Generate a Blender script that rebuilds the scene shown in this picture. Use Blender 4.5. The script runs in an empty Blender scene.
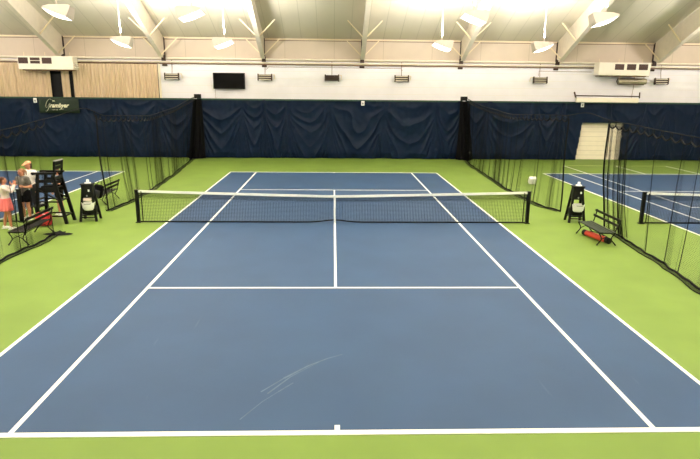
import bpy, bmesh, math, random
from mathutils import Vector, Matrix, noise
random.seed(7)
sc = bpy.context.scene
col = sc.collection
PI = math.pi

# ------------------------------------------------------------------ helpers
class MB:
    def __init__(s): s.v = []; s.f = []; s.uv = {}
    def add(s, vs, fs):
        n = len(s.v); s.v += [tuple(v) for v in vs]; s.f += [tuple(n + i for i in f) for f in fs]; return n
    def box(s, c, d, rot=None, taper=1.0):
        x, y, z = d[0]/2, d[1]/2, d[2]/2
        vs = []
        for k in (-1, 1):
            t = taper if k == 1 else 1.0
            for a, b in ((-1,-1),(1,-1),(1,1),(-1,1)): vs.append(Vector((a*x*t, b*y*t, k*z)))
        if rot is not None: vs = [rot @ v for v in vs]
        c = Vector(c); vs = [v + c for v in vs]
        s.add(vs, [(3,2,1,0),(4,5,6,7),(0,1,5,4),(1,2,6,5),(2,3,7,6),(3,0,4,7)]); return s
    def rbox(s, c, d, r=0.02, rot=None):           # box with chamfered vertical profile, all edges softened
        bm = bmesh.new(); bmesh.ops.create_cube(bm, size=1)
        for v in bm.verts: v.co = Vector((v.co.x*d[0], v.co.y*d[1], v.co.z*d[2]))
        bmesh.ops.bevel(bm, geom=bm.edges[:], offset=min(r, min(d)*0.45), segments=2, profile=0.6, affect='EDGES')
        return s.frombm(bm, c, rot)
    def frombm(s, bm, c=(0,0,0), rot=None):
        bm.verts.index_update(); c = Vector(c)
        vs = [((rot @ v.co) if rot is not None else v.co.copy()) + c for v in bm.verts]
        s.add(vs, [tuple(v.index for v in f.verts) for f in bm.faces]); bm.free(); return s
    def bar(s, a, b, w, h, up=(0,0,1)):
        a, b = Vector(a), Vector(b); d = b - a; L = d.length; d.normalize(); up = Vector(up)
        if abs(d.dot(up)) > .97: up = Vector((0,1,0))
        x = d.cross(up).normalized(); y = x.cross(d)
        R = Matrix((x, d, y)).transposed()
        return s.box((a+b)/2, (w, L, h), R)
    def tube(s, pts, r, n=8, closed=False, squash=1.0):
        pts = [Vector(p) for p in pts]; N = len(pts); rs = r if isinstance(r, (list, tuple)) else [r]*N
        base = len(s.v); prev = None; vs = []
        for i, p in enumerate(pts):
            if closed: d = pts[(i+1) % N] - pts[i-1]
            else: d = pts[min(i+1, N-1)] - pts[max(i-1, 0)]
            if d.length < 1e-9: d = Vector((0,0,1))
            d.normalize()
            if prev is None:
                up = Vector((0,0,1)) if abs(d.z) < .9 else Vector((0,1,0)); x = d.cross(up).normalized()
            else: x = (prev - d*prev.dot(d)).normalized()
            prev = x; y = d.cross(x)
            for k in range(n):
                a = 2*PI*k/n; vs.append(p + (x*math.cos(a) + y*math.sin(a)*squash)*rs[i])
        fs = []
        for i in range(N if closed else N-1):
            j = (i+1) % N
            for k in range(n): fs.append((i*n+k, i*n+(k+1) % n, j*n+(k+1) % n, j*n+k))
        if not closed: fs += [tuple(range(n))[::-1], tuple((N-1)*n+k for k in range(n))]
        s.add(vs, fs); return s
    def lathe(s, prof, c=(0,0,0), n=20, rot=None, sx=1, sy=1, cap=True):
        c = Vector(c); vs = []
        for r, z in prof:
            for k in range(n):
                a = 2*PI*k/n; v = Vector((r*math.cos(a)*sx, r*math.sin(a)*sy, z))
                vs.append((rot @ v if rot is not None else v) + c)
        N = len(prof); fs = []
        for i in range(N-1):
            for k in range(n): fs.append((i*n+k, i*n+(k+1) % n, (i+1)*n+(k+1) % n, (i+1)*n+k))
        if cap: fs += [tuple(range(n))[::-1], tuple((N-1)*n+k for k in range(n))]
        s.add(vs, fs); return s
    def ell(s, c, r, rot=None, u=14, w=9):
        bm = bmesh.new(); bmesh.ops.create_uvsphere(bm, u_segments=u, v_segments=w, radius=1)
        for v in bm.verts: v.co = Vector((v.co.x*r[0], v.co.y*r[1], v.co.z*r[2]))
        return s.frombm(bm, c, rot)
    def cap(s, a, b, ra, rb, n=12):                # tapered capsule
        a, b = Vector(a), Vector(b); d = (b-a); L = d.length
        if L < 1e-6: return s.ell(a, (ra,ra,ra))
        d.normalize(); up = Vector((0,0,1)) if abs(d.z) < .9 else Vector((0,1,0)); x = d.cross(up).normalized(); y = d.cross(x)
        rings = []
        for k in range(1, 4): t = -PI/2 + k*PI/8; rings.append((ra*math.sin(t), ra*math.cos(t)))
        rings.append((0, ra)); rings.append((L, rb))
        for k in range(1, 4): t = k*PI/8; rings.append((L + rb*math.sin(t), rb*math.cos(t)))
        vs = []
        for h, r in rings:
            for k in range(n):
                q = 2*PI*k/n; vs.append(a + d*h + (x*math.cos(q)+y*math.sin(q))*r)
        N = len(rings); fs = [(i*n+k, i*n+(k+1) % n, (i+1)*n+(k+1) % n, (i+1)*n+k) for i in range(N-1) for k in range(n)]
        fs += [tuple(range(n))[::-1], tuple((N-1)*n+k for k in range(n))]
        s.add(vs, fs); return s
    def prism(s, poly, y0, y1, axis='y'):          # polygon in (x,z) extruded along y, or (y,z) along x
        n = len(poly)
        P = (lambda a, b, t: (a, t, b)) if axis == 'y' else (lambda a, b, t: (t, a, b))
        if axis == 'z': P = lambda a, b, t: (a, b, t)
        vs = [P(a, b, y0) for a, b in poly] + [P(a, b, y1) for a, b in poly]
        s.add(vs, [tuple(range(n))[::-1], tuple(n+i for i in range(n))] + [(i, (i+1) % n, n+(i+1) % n, n+i) for i in range(n)]); return s
    def grid(s, fn, nu, nv, uvfn=None):
        base = len(s.v); vs = [fn(i/nu, j/nv) for j in range(nv+1) for i in range(nu+1)]
        W = nu+1
        s.add(vs, [(j*W+i, j*W+i+1, (j+1)*W+i+1, (j+1)*W+i) for j in range(nv) for i in range(nu)])
        if uvfn:
            for j in range(nv+1):
                for i in range(nu+1): s.uv[base + j*W + i] = uvfn(i/nu, j/nv)
        return s
    def build(s, name, mat, parent=None, smooth=False, world=False, fix=True):
        me = bpy.data.meshes.new(name)
        off = parent_origin(parent) if (world and parent) else Vector((0,0,0))
        me.from_pydata([Vector(v) - off for v in s.v], [], s.f)
        if s.uv:
            l = me.uv_layers.new(name='UVMap')
            for lp in me.loops: l.data[lp.index].uv = s.uv.get(lp.vertex_index, (0,0))
        if fix:
            bm = bmesh.new(); bm.from_mesh(me); bmesh.ops.recalc_face_normals(bm, faces=bm.faces[:]); bm.to_mesh(me); bm.free()
        if smooth:
            me.polygons.foreach_set('use_smooth', [True]*len(me.polygons))
            if smooth != 'all':
                try: me.set_sharp_from_angle(angle=math.radians(40))
                except Exception: pass
        me.materials.append(mat)
        o = bpy.data.objects.new(name, me); col.objects.link(o)
        if parent: o.parent = parent
        return o

def parent_origin(p):
    v = Vector((0,0,0))
    while p is not None: v += p.location; p = p.parent
    return v
def tag(o, label=None, cat=None, group=None, kind=None):
    if label: o['label'] = label
    if cat: o['category'] = cat
    if group: o['group'] = group
    if kind: o['kind'] = kind
    return o
def thing(name, label, cat, loc=(0,0,0), rz=0, group=None):
    o = bpy.data.objects.new(name, None); col.objects.link(o); o.location = loc; o.rotation_euler = (0,0,rz)
    o.empty_display_size = .1
    return tag(o, label, cat, group)
def copy_tree(o, parent=None):
    c = o.copy(); col.objects.link(c); c.parent = parent
    for ch in list(o.children): copy_tree(ch, c)
    return c

# ------------------------------------------------------------------ materials
def srgb(r, g, b):
    f = lambda c: (c/255/12.92) if c/255 <= .04045 else ((c/255+.055)/1.055)**2.4
    return (f(r), f(g), f(b), 1)
def mat(name, c, rough=.6, metal=0, var=0, scale=5, bump=0, spec=.5, bscale=None, sheen=0, stretch=None):
    m = bpy.data.materials.new(name); m.use_nodes = True; nt = m.node_tree; b = nt.nodes['Principled BSDF']
    b.inputs['Base Color'].default_value = c; b.inputs['Roughness'].default_value = rough; b.inputs['Metallic'].default_value = metal
    b.inputs['Specular IOR Level'].default_value = spec
    tc = nt.nodes.new('ShaderNodeTexCoord'); src = tc.outputs['Object']
    if stretch:
        mp = nt.nodes.new('ShaderNodeMapping'); mp.inputs['Scale'].default_value = stretch; nt.links.new(src, mp.inputs['Vector']); src = mp.outputs['Vector']
    n = nt.nodes.new('ShaderNodeTexNoise'); n.inputs['Scale'].default_value = scale; n.inputs['Detail'].default_value = 6
    nt.links.new(src, n.inputs['Vector'])
    if var:
        r = nt.nodes.new('ShaderNodeValToRGB'); r.color_ramp.elements[0].position = .3; r.color_ramp.elements[1].position = .7
        r.color_ramp.elements[0].color = tuple(x*(1-var) for x in c[:3]) + (1,)
        r.color_ramp.elements[1].color = tuple(min(1, x*(1+var)) for x in c[:3]) + (1,)
        nt.links.new(n.outputs['Fac'], r.inputs['Fac']); nt.links.new(r.outputs['Color'], b.inputs['Base Color'])
    if bump:
        n2 = n
        if bscale:
            n2 = nt.nodes.new('ShaderNodeTexNoise'); n2.inputs['Scale'].default_value = bscale; nt.links.new(src, n2.inputs['Vector'])
        bp = nt.nodes.new('ShaderNodeBump'); bp.inputs['Strength'].default_value = bump; bp.inputs['Distance'].default_value = .02
        nt.links.new(n2.outputs['Fac'], bp.inputs['Height']); nt.links.new(bp.outputs['Normal'], b.inputs['Normal'])
    return m
M = {}
M['green'] = mat('green_acrylic', srgb(110,136,56), .62, var=.07, scale=.9, bump=.08, bscale=90, spec=.3)
M['blue'] = mat('blue_acrylic', srgb(46,74,110), .6, var=.07, scale=.7, bump=.08, bscale=90, spec=.3)
M['line'] = mat('white_line_paint', srgb(238,240,238), .6, var=.03, scale=8)
M['faintline'] = mat('worn_line_paint', srgb(188,204,130), .7)
M['navy'] = mat('navy_vinyl', srgb(14,29,52), .40, var=.12, scale=2.5, bump=.12, bscale=4, spec=.12)
M['hem'] = mat('dark_green_hem', srgb(14,60,44), .6, var=.15)
M['wall'] = mat('cream_wall_paint', srgb(244,241,248), .75, var=.03, scale=1.2)
M['upper'] = mat('cream_metal_panel', srgb(212,194,174), .6, var=.04, scale=1.0)
M['ceil'] = mat('ceiling_liner', srgb(206,197,176), .8, var=.05, scale=.6, bump=.25, bscale=1.5, stretch=(1,.25,1))
M['steel'] = mat('cream_painted_steel', srgb(222,210,190), .5, var=.05, scale=3)
M['brace'] = mat('brace_steel', srgb(236,218,180), .5, var=.04)
M['darksteel'] = mat('dark_brown_steel', srgb(52,30,16), .6, var=.15)
M['rust'] = mat('brown_pipe_paint', srgb(120,84,52), .6, var=.2, scale=4)
M['pipe'] = mat('white_pipe_paint', srgb(240,230,210), .45, var=.04)
M['drape'] = mat('tan_drape_cloth', srgb(212,188,158), .85, var=.12, scale=3, stretch=(6,6,.4))
M['black'] = mat('black_paint', srgb(7,7,8), .5, var=.2, spec=.25)
M['blackm'] = mat('black_plastic', srgb(10,10,11), .5, var=.15, spec=.25)
M['screen'] = mat('screen_glass', srgb(3,3,3), .3, spec=.1)
M['unit'] = mat('white_enamel', srgb(246,238,222), .4, var=.02)
M['vent'] = mat('brown_vent_louvre', srgb(70,44,34), .6, var=.3, scale=12)
M['silver'] = mat('silver_duct', srgb(190,180,160), .35, metal=.7, var=.15, scale=20)
M['bgreen'] = mat('banner_green', srgb(4,32,14), .6, var=.1)
M['cream'] = mat('banner_ink', srgb(232,228,200), .6)
M['white'] = mat('white_plastic', srgb(240,240,238), .4, var=.03)
M['grey'] = mat('grey_plastic', srgb(140,140,140), .5, var=.05)
M['red'] = mat('red_nylon', srgb(184,36,44), .6, var=.2, scale=14)
M['orange'] = mat('orange_red_vinyl', srgb(190,58,36), .45, var=.1, scale=8)
M['benchgreen'] = mat('dark_green_slats', srgb(26,42,30), .5, var=.15, scale=10)
M['door'] = mat('ivory_door_panel', srgb(240,230,208), .6, var=.03)
M['doorframe'] = mat('brown_frame', srgb(96,72,50), .6, var=.1)
M['skin'] = mat('skin', srgb(214,150,118), .55, var=.05, scale=20)
M['skin2'] = mat('tanned_skin', srgb(196,128,92), .55, var=.05, scale=20)
M['hairb'] = mat('brown_hair', srgb(92,50,30), .5, var=.3, scale=60)
M['hairr'] = mat('strawberry_blond_hair', srgb(150,104,70), .5, var=.25, scale=60)
M['hairg'] = mat('dark_hair', srgb(50,34,26), .5, var=.25, scale=60)
M['tee'] = mat('white_cotton', srgb(244,240,236), .85, var=.03, scale=12)
M['pinkish'] = mat('pale_pink_knit', srgb(242,222,216), .85, var=.03, scale=12)
M['greytee'] = mat('heather_grey_knit', srgb(104,100,94), .85, var=.4, scale=45)
M['coral'] = mat('coral_cloth', srgb(240,120,118), .8, var=.06, scale=12)
M['blackcloth'] = mat('black_cloth', srgb(6,6,9), .9, var=.15, scale=12, spec=.15)
M['navycloth'] = mat('charcoal_cloth', srgb(34,34,42), .85, var=.15, scale=12)
M['bluecloth'] = mat('grey_blue_cloth', srgb(120,142,160), .85, var=.08, scale=12)
M['capor'] = mat('peach_cap_cloth', srgb(238,170,130), .8, var=.05, scale=12)
M['eye'] = mat('dark_eye', srgb(30,22,20), .3)
M['lip'] = mat('lips', srgb(176,84,78), .5)

# blue court with rubbed-in scuff streaks
def scuffs(m):
    nt = m.node_tree; b = nt.nodes['Principled BSDF']; lk = b.inputs['Base Color'].links[0]; base = lk.from_socket
    tc = nt.nodes.new('ShaderNodeTexCoord')
    mp = nt.nodes.new('ShaderNodeMapping'); mp.inputs['Rotation'].default_value = (0,0,-.45); mp.inputs['Scale'].default_value = (4.0,.35,1)
    n = nt.nodes.new('ShaderNodeTexNoise'); n.inputs['Scale'].default_value = 1.3; n.inputs['Detail'].default_value = 5
    r = nt.nodes.new('ShaderNodeValToRGB'); r.color_ramp.elements[0].position = .70; r.color_ramp.elements[1].position = .8
    r.color_ramp.elements[1].color = (.12,.12,.12,1)
    mx = nt.nodes.new('ShaderNodeMixRGB'); mx.inputs['Color2'].default_value = srgb(150,166,190)
    nt.links.new(tc.outputs['Object'], mp.inputs['Vector']); nt.links.new(mp.outputs['Vector'], n.inputs['Vector'])
    nt.links.new(n.outputs['Fac'], r.inputs['Fac']); nt.links.new(r.outputs['Color'], mx.inputs['Fac'])
    nt.links.new(base, mx.inputs['Color1']); nt.links.new(mx.outputs['Color'], b.inputs['Base Color'])
scuffs(M['blue'])
M['scuff'] = mat('scuffed_acrylic', srgb(74,96,120), .6, var=.25, scale=6)

def seams(m, period, axis, c, w=.012):
    nt = m.node_tree; b = nt.nodes['Principled BSDF']; base = b.inputs['Base Color'].links[0].from_socket
    tc = nt.nodes.new('ShaderNodeTexCoord'); sp = nt.nodes.new('ShaderNodeSeparateXYZ'); nt.links.new(tc.outputs['Object'], sp.inputs[0])
    a = nt.nodes.new('ShaderNodeMath'); a.operation = 'PINGPONG'; a.inputs[1].default_value = period/2; nt.links.new(sp.outputs[axis], a.inputs[0])
    l = nt.nodes.new('ShaderNodeMath'); l.operation = 'LESS_THAN'; l.inputs[1].default_value = w; nt.links.new(a.outputs[0], l.inputs[0])
    mx = nt.nodes.new('ShaderNodeMixRGB'); mx.inputs['Color2'].default_value = c
    nt.links.new(l.outputs[0], mx.inputs['Fac']); nt.links.new(base, mx.inputs['Color1']); nt.links.new(mx.outputs['Color'], b.inputs['Base Color'])
seams(M['upper'], 3.07, 'X', srgb(182,164,140))
seams(M['ceil'], 1.02, 'X', srgb(188,180,158), .02)
seams(M['wall'], .45, 'Z', srgb(240,232,220), .006)
seams(M['door'], .3, 'Z', srgb(205,196,174), .012)

# knotted cord netting: open squares between thin cords
def netmat(name, cell, cord, c):
    m = bpy.data.materials.new(name); m.use_nodes = True; nt = m.node_tree; b = nt.nodes['Principled BSDF']
    b.inputs['Base Color'].default_value = c; b.inputs['Roughness'].default_value = .8; b.inputs['Specular IOR Level'].default_value = .1
    uv = nt.nodes.new('ShaderNodeUVMap'); sp = nt.nodes.new('ShaderNodeSeparateXYZ'); nt.links.new(uv.outputs[0], sp.inputs[0])
    outs = []
    for op in ('ADD', 'SUBTRACT'):                 # diamond weave
        q = nt.nodes.new('ShaderNodeMath'); q.operation = op; nt.links.new(sp.outputs[0], q.inputs[0]); nt.links.new(sp.outputs[1], q.inputs[1])
        a = nt.nodes.new('ShaderNodeMath'); a.operation = 'PINGPONG'; a.inputs[1].default_value = cell*.7071; nt.links.new(q.outputs[0], a.inputs[0])
        l = nt.nodes.new('ShaderNodeMath'); l.operation = 'LESS_THAN'; l.inputs[1].default_value = cord*.7071; nt.links.new(a.outputs[0], l.inputs[0]); outs.append(l)
    mx = nt.nodes.new('ShaderNodeMath'); mx.operation = 'MAXIMUM'; nt.links.new(outs[0].outputs[0], mx.inputs[0]); nt.links.new(outs[1].outputs[0], mx.inputs[1])
    nt.links.new(mx.outputs[0], b.inputs['Alpha'])
    return m
M['netting'] = netmat('black_cord_netting', .05, .0032, srgb(12,12,14))
M['netdense'] = netmat('doubled_cord_netting', .03, .0075, srgb(16,16,18))
M['netcord'] = mat('black_net_cord', srgb(10,10,11), .8, var=.1, spec=.2)
M['fixture'] = mat('fixture_white_enamel', srgb(190,180,172), .45, var=.02)
def emis(name, c, s):
    m = bpy.data.materials.new(name); m.use_nodes = True; b = m.node_tree.nodes['Principled BSDF']
    b.inputs['Base Color'].default_value = c; b.inputs['Emission Color'].default_value = c; b.inputs['Emission Strength'].default_value = s; return m
LENS = 3.5; UP = 760.0; WARM = (1.0, .972, .955)
M['lens'] = emis('lit_lens', (1,.95,.86,1), LENS)

# ------------------------------------------------------------------ camera
cam = bpy.data.cameras.new('camera'); cam.sensor_width = 36; cam.sensor_fit = 'HORIZONTAL'; cam.lens = 569.77/700*36
co = bpy.data.objects.new('camera', cam); col.objects.link(co); sc.camera = co
yaw, pitch, roll = .0310497, -.2390229, .0096381
fw = Vector((math.sin(yaw)*math.cos(pitch), math.cos(yaw)*math.cos(pitch), math.sin(pitch)))
rt = Vector((math.cos(yaw), -math.sin(yaw), 0)); upv = rt.cross(fw)
c_, s_ = math.cos(roll), math.sin(roll); r2 = c_*rt + s_*upv; u2 = -s_*rt + c_*upv
mw = Matrix((r2, u2, -fw)).transposed().to_4x4(); mw.translation = Vector((-.06345, -18.4019, 4.26107)); co.matrix_world = mw
cam.clip_end = 200

# ------------------------------------------------------------------ setting
X0, X1, YB, YF = -26.0, 27.0, 18.8, -20.0
EAVE = 7.38; SL = math.tan(math.radians(21)); YC = -.6
def ceil_z(y): return EAVE + (18.8 - y)*SL if y > YC else EAVE + (18.8-YC)*SL - (YC-y)*SL
def struct(o): o['kind'] = 'structure'; return o
struct(MB().box(((X0+X1)/2, (YB+YF)/2, -.15), (X1-X0+.6, YB-YF+.6, .3)).build('floor', M['green']))
wb = MB().box(((X0+X1)/2, YB+.1, 3.0), (X1-X0, .2, 6.0)); struct(wb.build('wall_back', M['wall']))
struct(MB().box(((X0+X1)/2, YB+.08, 6.7), (X1-X0, .2, 1.4)).build('wall_back_upper', M['upper']))
zf = ceil_z(YF)
struct(MB().box(((X0+X1)/2, YF-.1, zf/2), (X1-X0, .2, zf)).build('wall_front', M['wall']))
for nm, x, t in (('wall_left', X0, -.2), ('wall_right', X1, .2)):
    poly = [(YF, 0), (YB+.18, 0), (YB+.18, EAVE), (YC, ceil_z(YC)), (YF, zf)]
    struct(MB().prism(poly, x, x+t, 'x').build(nm, M['wall']))
poly = [(YB+.2, EAVE-.08), (YC, ceil_z(YC)), (YF-.2, zf-.08), (YF-.2, zf+.2), (YC, ceil_z(YC)+.25), (YB+.2, EAVE+.17)]
struct(MB().prism(poly, X0-.2, X1+.2, 'x').build('ceiling', M['ceil']))
struct(MB().bar((X0, YB-.06, EAVE-.06), (X1, YB-.06, EAVE-.06), .1, .06).build('trim_1', M['brace']))
struct(MB().bar((X0, YB-.02, EAVE-.14), (X1, YB-.02, EAVE-.14), .04, .03).build('trim_2', M['rust']))

# service rail pipes along the back wall
p = MB().tube([(X0+.1, 18.62, 6.10), (X1-.1, 18.62, 6.10)], .055, 10)
tag(p.build('wall_pipe', M['pipe'], smooth=True), 'long white pipe along the back wall, upper of the two', 'pipe')
pr = thing('wall_pipe', 'long white and brown pipe along the back wall, lower of the two', 'pipe', (0, 18.62, 5.88))
MB().tube([(X0+.1, 18.62, 5.9), (X1-.1, 18.62, 5.9)], .05, 10).build('pipe', M['pipe'], pr, smooth=True, world=True)
MB().box(((X0+X1)/2, 18.68, 5.80), (X1-X0-.3, .06, .05)).build('mounting_strip', M['rust'], pr, world=True)

# ------------------------------------------------------------------ roof frames
BX = [-16.65, -10.52, -4.36, 1.74, 7.95, 14.05, 20.25]
side = ['leftmost roof beam, above the vented unit', 'second roof beam from the left, right of the tan drapes', 'third roof beam from the left, right of the television',
        'roof beam in the middle, above the small white tag', 'roof beam fifth from the left, between two hanging lamps', 'roof beam left of the right-hand vented unit', 'rightmost roof beam, right of the vented unit']
for i, bx in enumerate(BX):
    t = thing('roof_beam', 'cream steel '+side[i], 'beam', (bx, 18.1, 6.15), 0, 'roof beams rising from the back wall')
    ysl = math.tan(math.radians(24)); y1 = 2.0
    def low(y): return 6.15 + (18.1-y)*ysl if y > 8 else 6.15 + 10.1*ysl + (8-y)*SL
    web = [(18.1, 6.15), (8, low(8)), (y1, low(y1)), (y1, ceil_z(y1)-.02), (18.66, ceil_z(18.66)-.05), (18.66, 6.3)]
    MB().prism(web, bx-.02, bx+.02, 'x').build('web', M['steel'], t, world=True)
    fl = MB(); fl.bar((bx, 18.1, 6.13), (bx, 8, low(8)-.02), .26, .03, (0,-ysl,1)); fl.bar((bx, 8, low(8)-.02), (bx, y1, low(y1)-.02), .26, .03)
    fl.build('lower_flange', M['steel'], t, world=True)
    for y0, zz, ln in ((17.95, 6.28, 1.02), (15.9, low(15.9)+.05, .95)):
        for sg in (-1, 1):
            ye = y0; ze = ceil_z(ye)-.1 if ye < 17 else zz+ln
            br = MB(); d = min(ze-zz, ln)
            br.bar((bx+sg*.04, y0, zz), (bx+sg*(.04+ln), y0 - (.15 if ye < 17 else -.1), zz+d), .07, .05)
            br.build('brace', M['brace'], t, world=True)
    cmb = MB().box((bx, 18.72, 6.78), (.13, .12, 1.15)); cmb.box((bx, 18.73, 5.7), (.3, .06, .12)); cmb.box((bx, 18.55, 6.1), (.24, .1, .3))
    cmb.build('column_strip', M['darksteel'], t, world=True)

# ------------------------------------------------------------------ courts
def court(cx, label, kid=False):
    t = thing('tennis_court', label, 'tennis court', (cx, 0, 0))
    L = lambda x0, x1, y0, y1, nm, m='line', z=.007: MB().box((cx+(x0+x1)/2, (y0+y1)/2, z/2), (x1-x0, y1-y0, z)).build(nm, M[m], t, world=True)
    L(-5.52, 5.52, -11.93, 11.93, 'playing_surface', 'blue', .004)
    for sg in (-1, 1):
        L(-5.485, 5.485, *sorted((sg*11.975, sg*11.875)), 'baseline', 'line', .0078)
        L(*sorted((sg*5.535, sg*5.465)), -11.97, 11.97, 'doubles_sideline')
        L(*sorted((sg*4.175, sg*4.105)), -11.885, 11.885, 'singles_sideline')
        L(-4.14, 4.14, sg*6.40-.035, sg*6.40+.035, 'service_line', 'line', .0065)
        L(-.035, .035, *sorted((sg*11.88, sg*11.76)), 'center_mark', 'line', .0075)
    L(-.03, .03, -6.4, 6.4, 'center_service_line', 'line', .006)
    if kid:
        for x in (13.77, 16.93, 20.03):
            L(x-cx-.03, x-cx+.03, 2.8 if x < 14 else 11.9, 15.4, 'youth_sideline', 'line', .0075)
        L(13.77-cx, 20.03-cx, 2.77, 2.83, 'youth_line', 'line', .0075)
        L(13.77-cx, 20.03-cx, 15.37, 15.43, 'youth_line', 'faintline', .0075)
    return t
mc = court(0, 'blue tennis court with white lines in the middle of the hall')
sf = MB()
def streak(pts, w):
    for i in range(len(pts)-1):
        a, b = Vector(pts[i]+(.0055,)), Vector(pts[i+1]+(.0055,)); d = (b-a).normalized(); n = Vector((-d.y, d.x, 0))*w*(.5+random.random())
        sf.add([a-n, b-n*.8, b+n*.8, a+n], [(0,1,2,3)])
streak([(-1.29,-11.61),(-1.05,-11.17),(-.85,-10.9),(-.65,-10.64)], .008)
streak([(-1.1,-10.9),(-.8,-10.5),(-.45,-10.1),(-.15,-9.85),(.1,-9.7)], .018); streak([(-1.0,-10.95),(-.7,-10.45),(-.27,-9.96)], .012)
sf.build('scuff_mark', M['scuff'], mc, world=True)
court(-16.6, 'blue tennis court beyond the left divider net')
court(16.82, 'blue tennis court beyond the right divider net, with extra youth lines', True)

# ------------------------------------------------------------------ nets
def tennis_net(cx, label, px=6.42):
    t = thing('tennis_net', label, 'tennis net', (cx, 0, 0))
    def zt(x): a = abs(x)/px; return .914 + .15*(a**1.15)
    def zb(x): return .03 + .07*math.exp(-(x/.45)**2)
    def yo(x, z): return .0
    m = MB(); n = 250
    for i in range(n+1):
        x = -px + 2*px*i/n; m.tube([(x, 0, zb(x)), (x, 0, zt(x))], .0042, 3)
    for j in range(1, 21):
        f = j/21; m.tube([(x, 0, zb(x)+(zt(x)-zb(x))*f) for x in [-px + 2*px*k/40 for k in range(41)]], .0040, 3)
    for j in range(6):                              # doubled top band of cord
        f = .79 + j*.03; m.tube([(x, .006, zb(x)+(zt(x)-zb(x))*f) for x in [-px + 2*px*k/40 for k in range(41)]], .0040, 3)
    for i in range(n):
        x = -px + 2*px*(i+.5)/n; m.tube([(x, .006, zb(x)+(zt(x)-zb(x))*.74), (x, .006, zt(x))], .0040, 3)
    m.build('net_mesh', M['netcord'], t, fix=False)
    b = MB(); N = 60; xs = [-px + 2*px*k/N for k in range(N+1)]
    for k in range(N):
        x0, x1 = xs[k], xs[k+1]; b.add([(x0,-.014,zt(x0)-.065),(x1,-.014,zt(x1)-.065),(x1,-.014,zt(x1)+.01),(x0,-.014,zt(x0)+.01),
            (x0,.014,zt(x0)-.065),(x1,.014,zt(x1)-.065),(x1,.014,zt(x1)+.01),(x0,.014,zt(x0)+.01)], [(0,1,2,3),(7,6,5,4),(3,2,6,7),(4,5,1,0)])
    b.build('headband', M['line'], t)
    MB().tube([(x, 0, zb(x)) for x in xs], .022, 6).build('bottom_tape', M['netcord'], t)
    MB().box((0, -.018, .47), (.06, .012, .90)).build('center_strap', M['line'], t)
    for sg in (-1, 1):
        q = MB(); q.box((sg*px, 0, .53), (.10, .10, 1.06)); q.box((sg*px, 0, 1.07), (.12, .12, .03)); q.box((sg*px, 0, .015), (.16, .16, .03))
        po = q.build('post', M['black'], t)
        MB().tube([(sg*(px-.15), -.02, zt(px)-.03), (sg*(px-.15), -.02, .06)], .018, 6).build('lacing_rod', M['netcord'], t)
    return t
tennis_net(0, 'black tennis net with white headband across the middle court')
tennis_net(-16.6, 'tennis net at the left edge, behind the group of people')
tennis_net(16.82, 'tennis net on the right court, beyond the divider net', 6.52)

# ------------------------------------------------------------------ back curtains
ZT = 3.66
def curtain(name, label, xa, xb, y, seed, group, hole=None, zfun=None):
    rnd = random.Random(seed); hooks = [xa]
    while hooks[-1] < xb - 3.2: hooks.append(hooks[-1] + rnd.choice((1.4, 2.3, 2.8, 3.3)))
    hooks[-1] = xb if len(hooks) > 1 and xb-hooks[-1] < 1.4 else hooks[-1]
    if hooks[-1] < xb: hooks.append(xb)
    ph = [rnd.uniform(0, 6) for _ in hooks]; ks = [rnd.uniform(.85, 1.5) for _ in hooks]; am = [rnd.uniform(.6, 1.25) for _ in hooks]
    nu = int((xb-xa)/.04); nv = 80
    def fn(u, v):
        x = xa+(xb-xa)*u; D = (1-v)*ZT; z = ZT - D
        k = 0
        while k < len(hooks)-2 and x > hooks[k+1]: k += 1
        t = (x-hooks[k])/(hooks[k+1]-hooks[k]); c = 1-abs(2*t-1)**1.35
        env = min(1, c*3)*min(1, D*1.2+.15)
        nz = noise.noise(Vector((x*.5, z*.5, seed)))
        q = D/(.28 + c*(.8+.3*nz)) + nz*1.3
        sw = math.sin(ks[k]*q*2.6+ph[k] + .8*noise.noise(Vector((x*.8, z*.8, seed+2)))); sw = .6*(1-2*abs(sw)**.8) + .4*math.sin(ks[k]*q*1.9+ph[k]*2)
        mod = .35 + .9*max(0, .5+noise.noise(Vector((k*3.3, D*.7, seed))))
        d = .075*am[k]*env*sw*mod
        d += .045*math.sin(x*9+2*noise.noise(Vector((x*1.3, z*.3, 3+seed)))*3)*max(0, 1-c*1.2)
        d += .05*noise.noise(Vector((x*1.1, z*1.0, 9+seed))) + .02*noise.noise(Vector((x*4, z*3, 5+seed)))
        if z < .35: d -= .10*(.35-z)/.35*(1+.8*math.sin(x*3.1+seed))
        return (x, y-d, z+.015)
    t = thing(name, label, 'curtain', (xa, y, 0), 0, group)
    m = MB()
    W = nu+1; vs = [fn(i/nu, j/nv) for j in range(nv+1) for i in range(nu+1)]; fs = []
    for j in range(nv):
        for i in range(nu):
            x = xa+(xb-xa)*(i+.5)/nu; z = (j+.5)/nv*ZT
            if hole and hole(x, z): continue
            fs.append((j*W+i, j*W+i+1, (j+1)*W+i+1, (j+1)*W+i))
    m.add(vs, fs); o = m.build('drape', M['navy'], t, smooth='all', world=True, fix=False)
    sol = o.modifiers.new('thickness', 'SOLIDIFY'); sol.thickness = .006
    MB().box(((xa+xb)/2, y-.03, ZT+.0), (xb-xa, .05, .10)).build('top_hem', M['hem'], t, world=True)
    return t
G = 'navy back curtains'
curtain('backdrop_curtain', 'navy backdrop curtain behind the left court, under the green banner', -25.6, -8.75, 18.3, 11, G)
curtain('backdrop_curtain', 'navy swagged backdrop curtain behind the middle court', -8.55, 8.1, 18.3, 23, G)
def hole(x, z):
    if z > 2.36: return False
    return 15.95 - .25*(1-z/2.36) < x < 18.6 - .0*z
curtain('backdrop_curtain', 'navy backdrop curtain behind the right court, cut out around the ivory door', 8.3, 26.7, 18.3, 31, G, hole)
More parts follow.
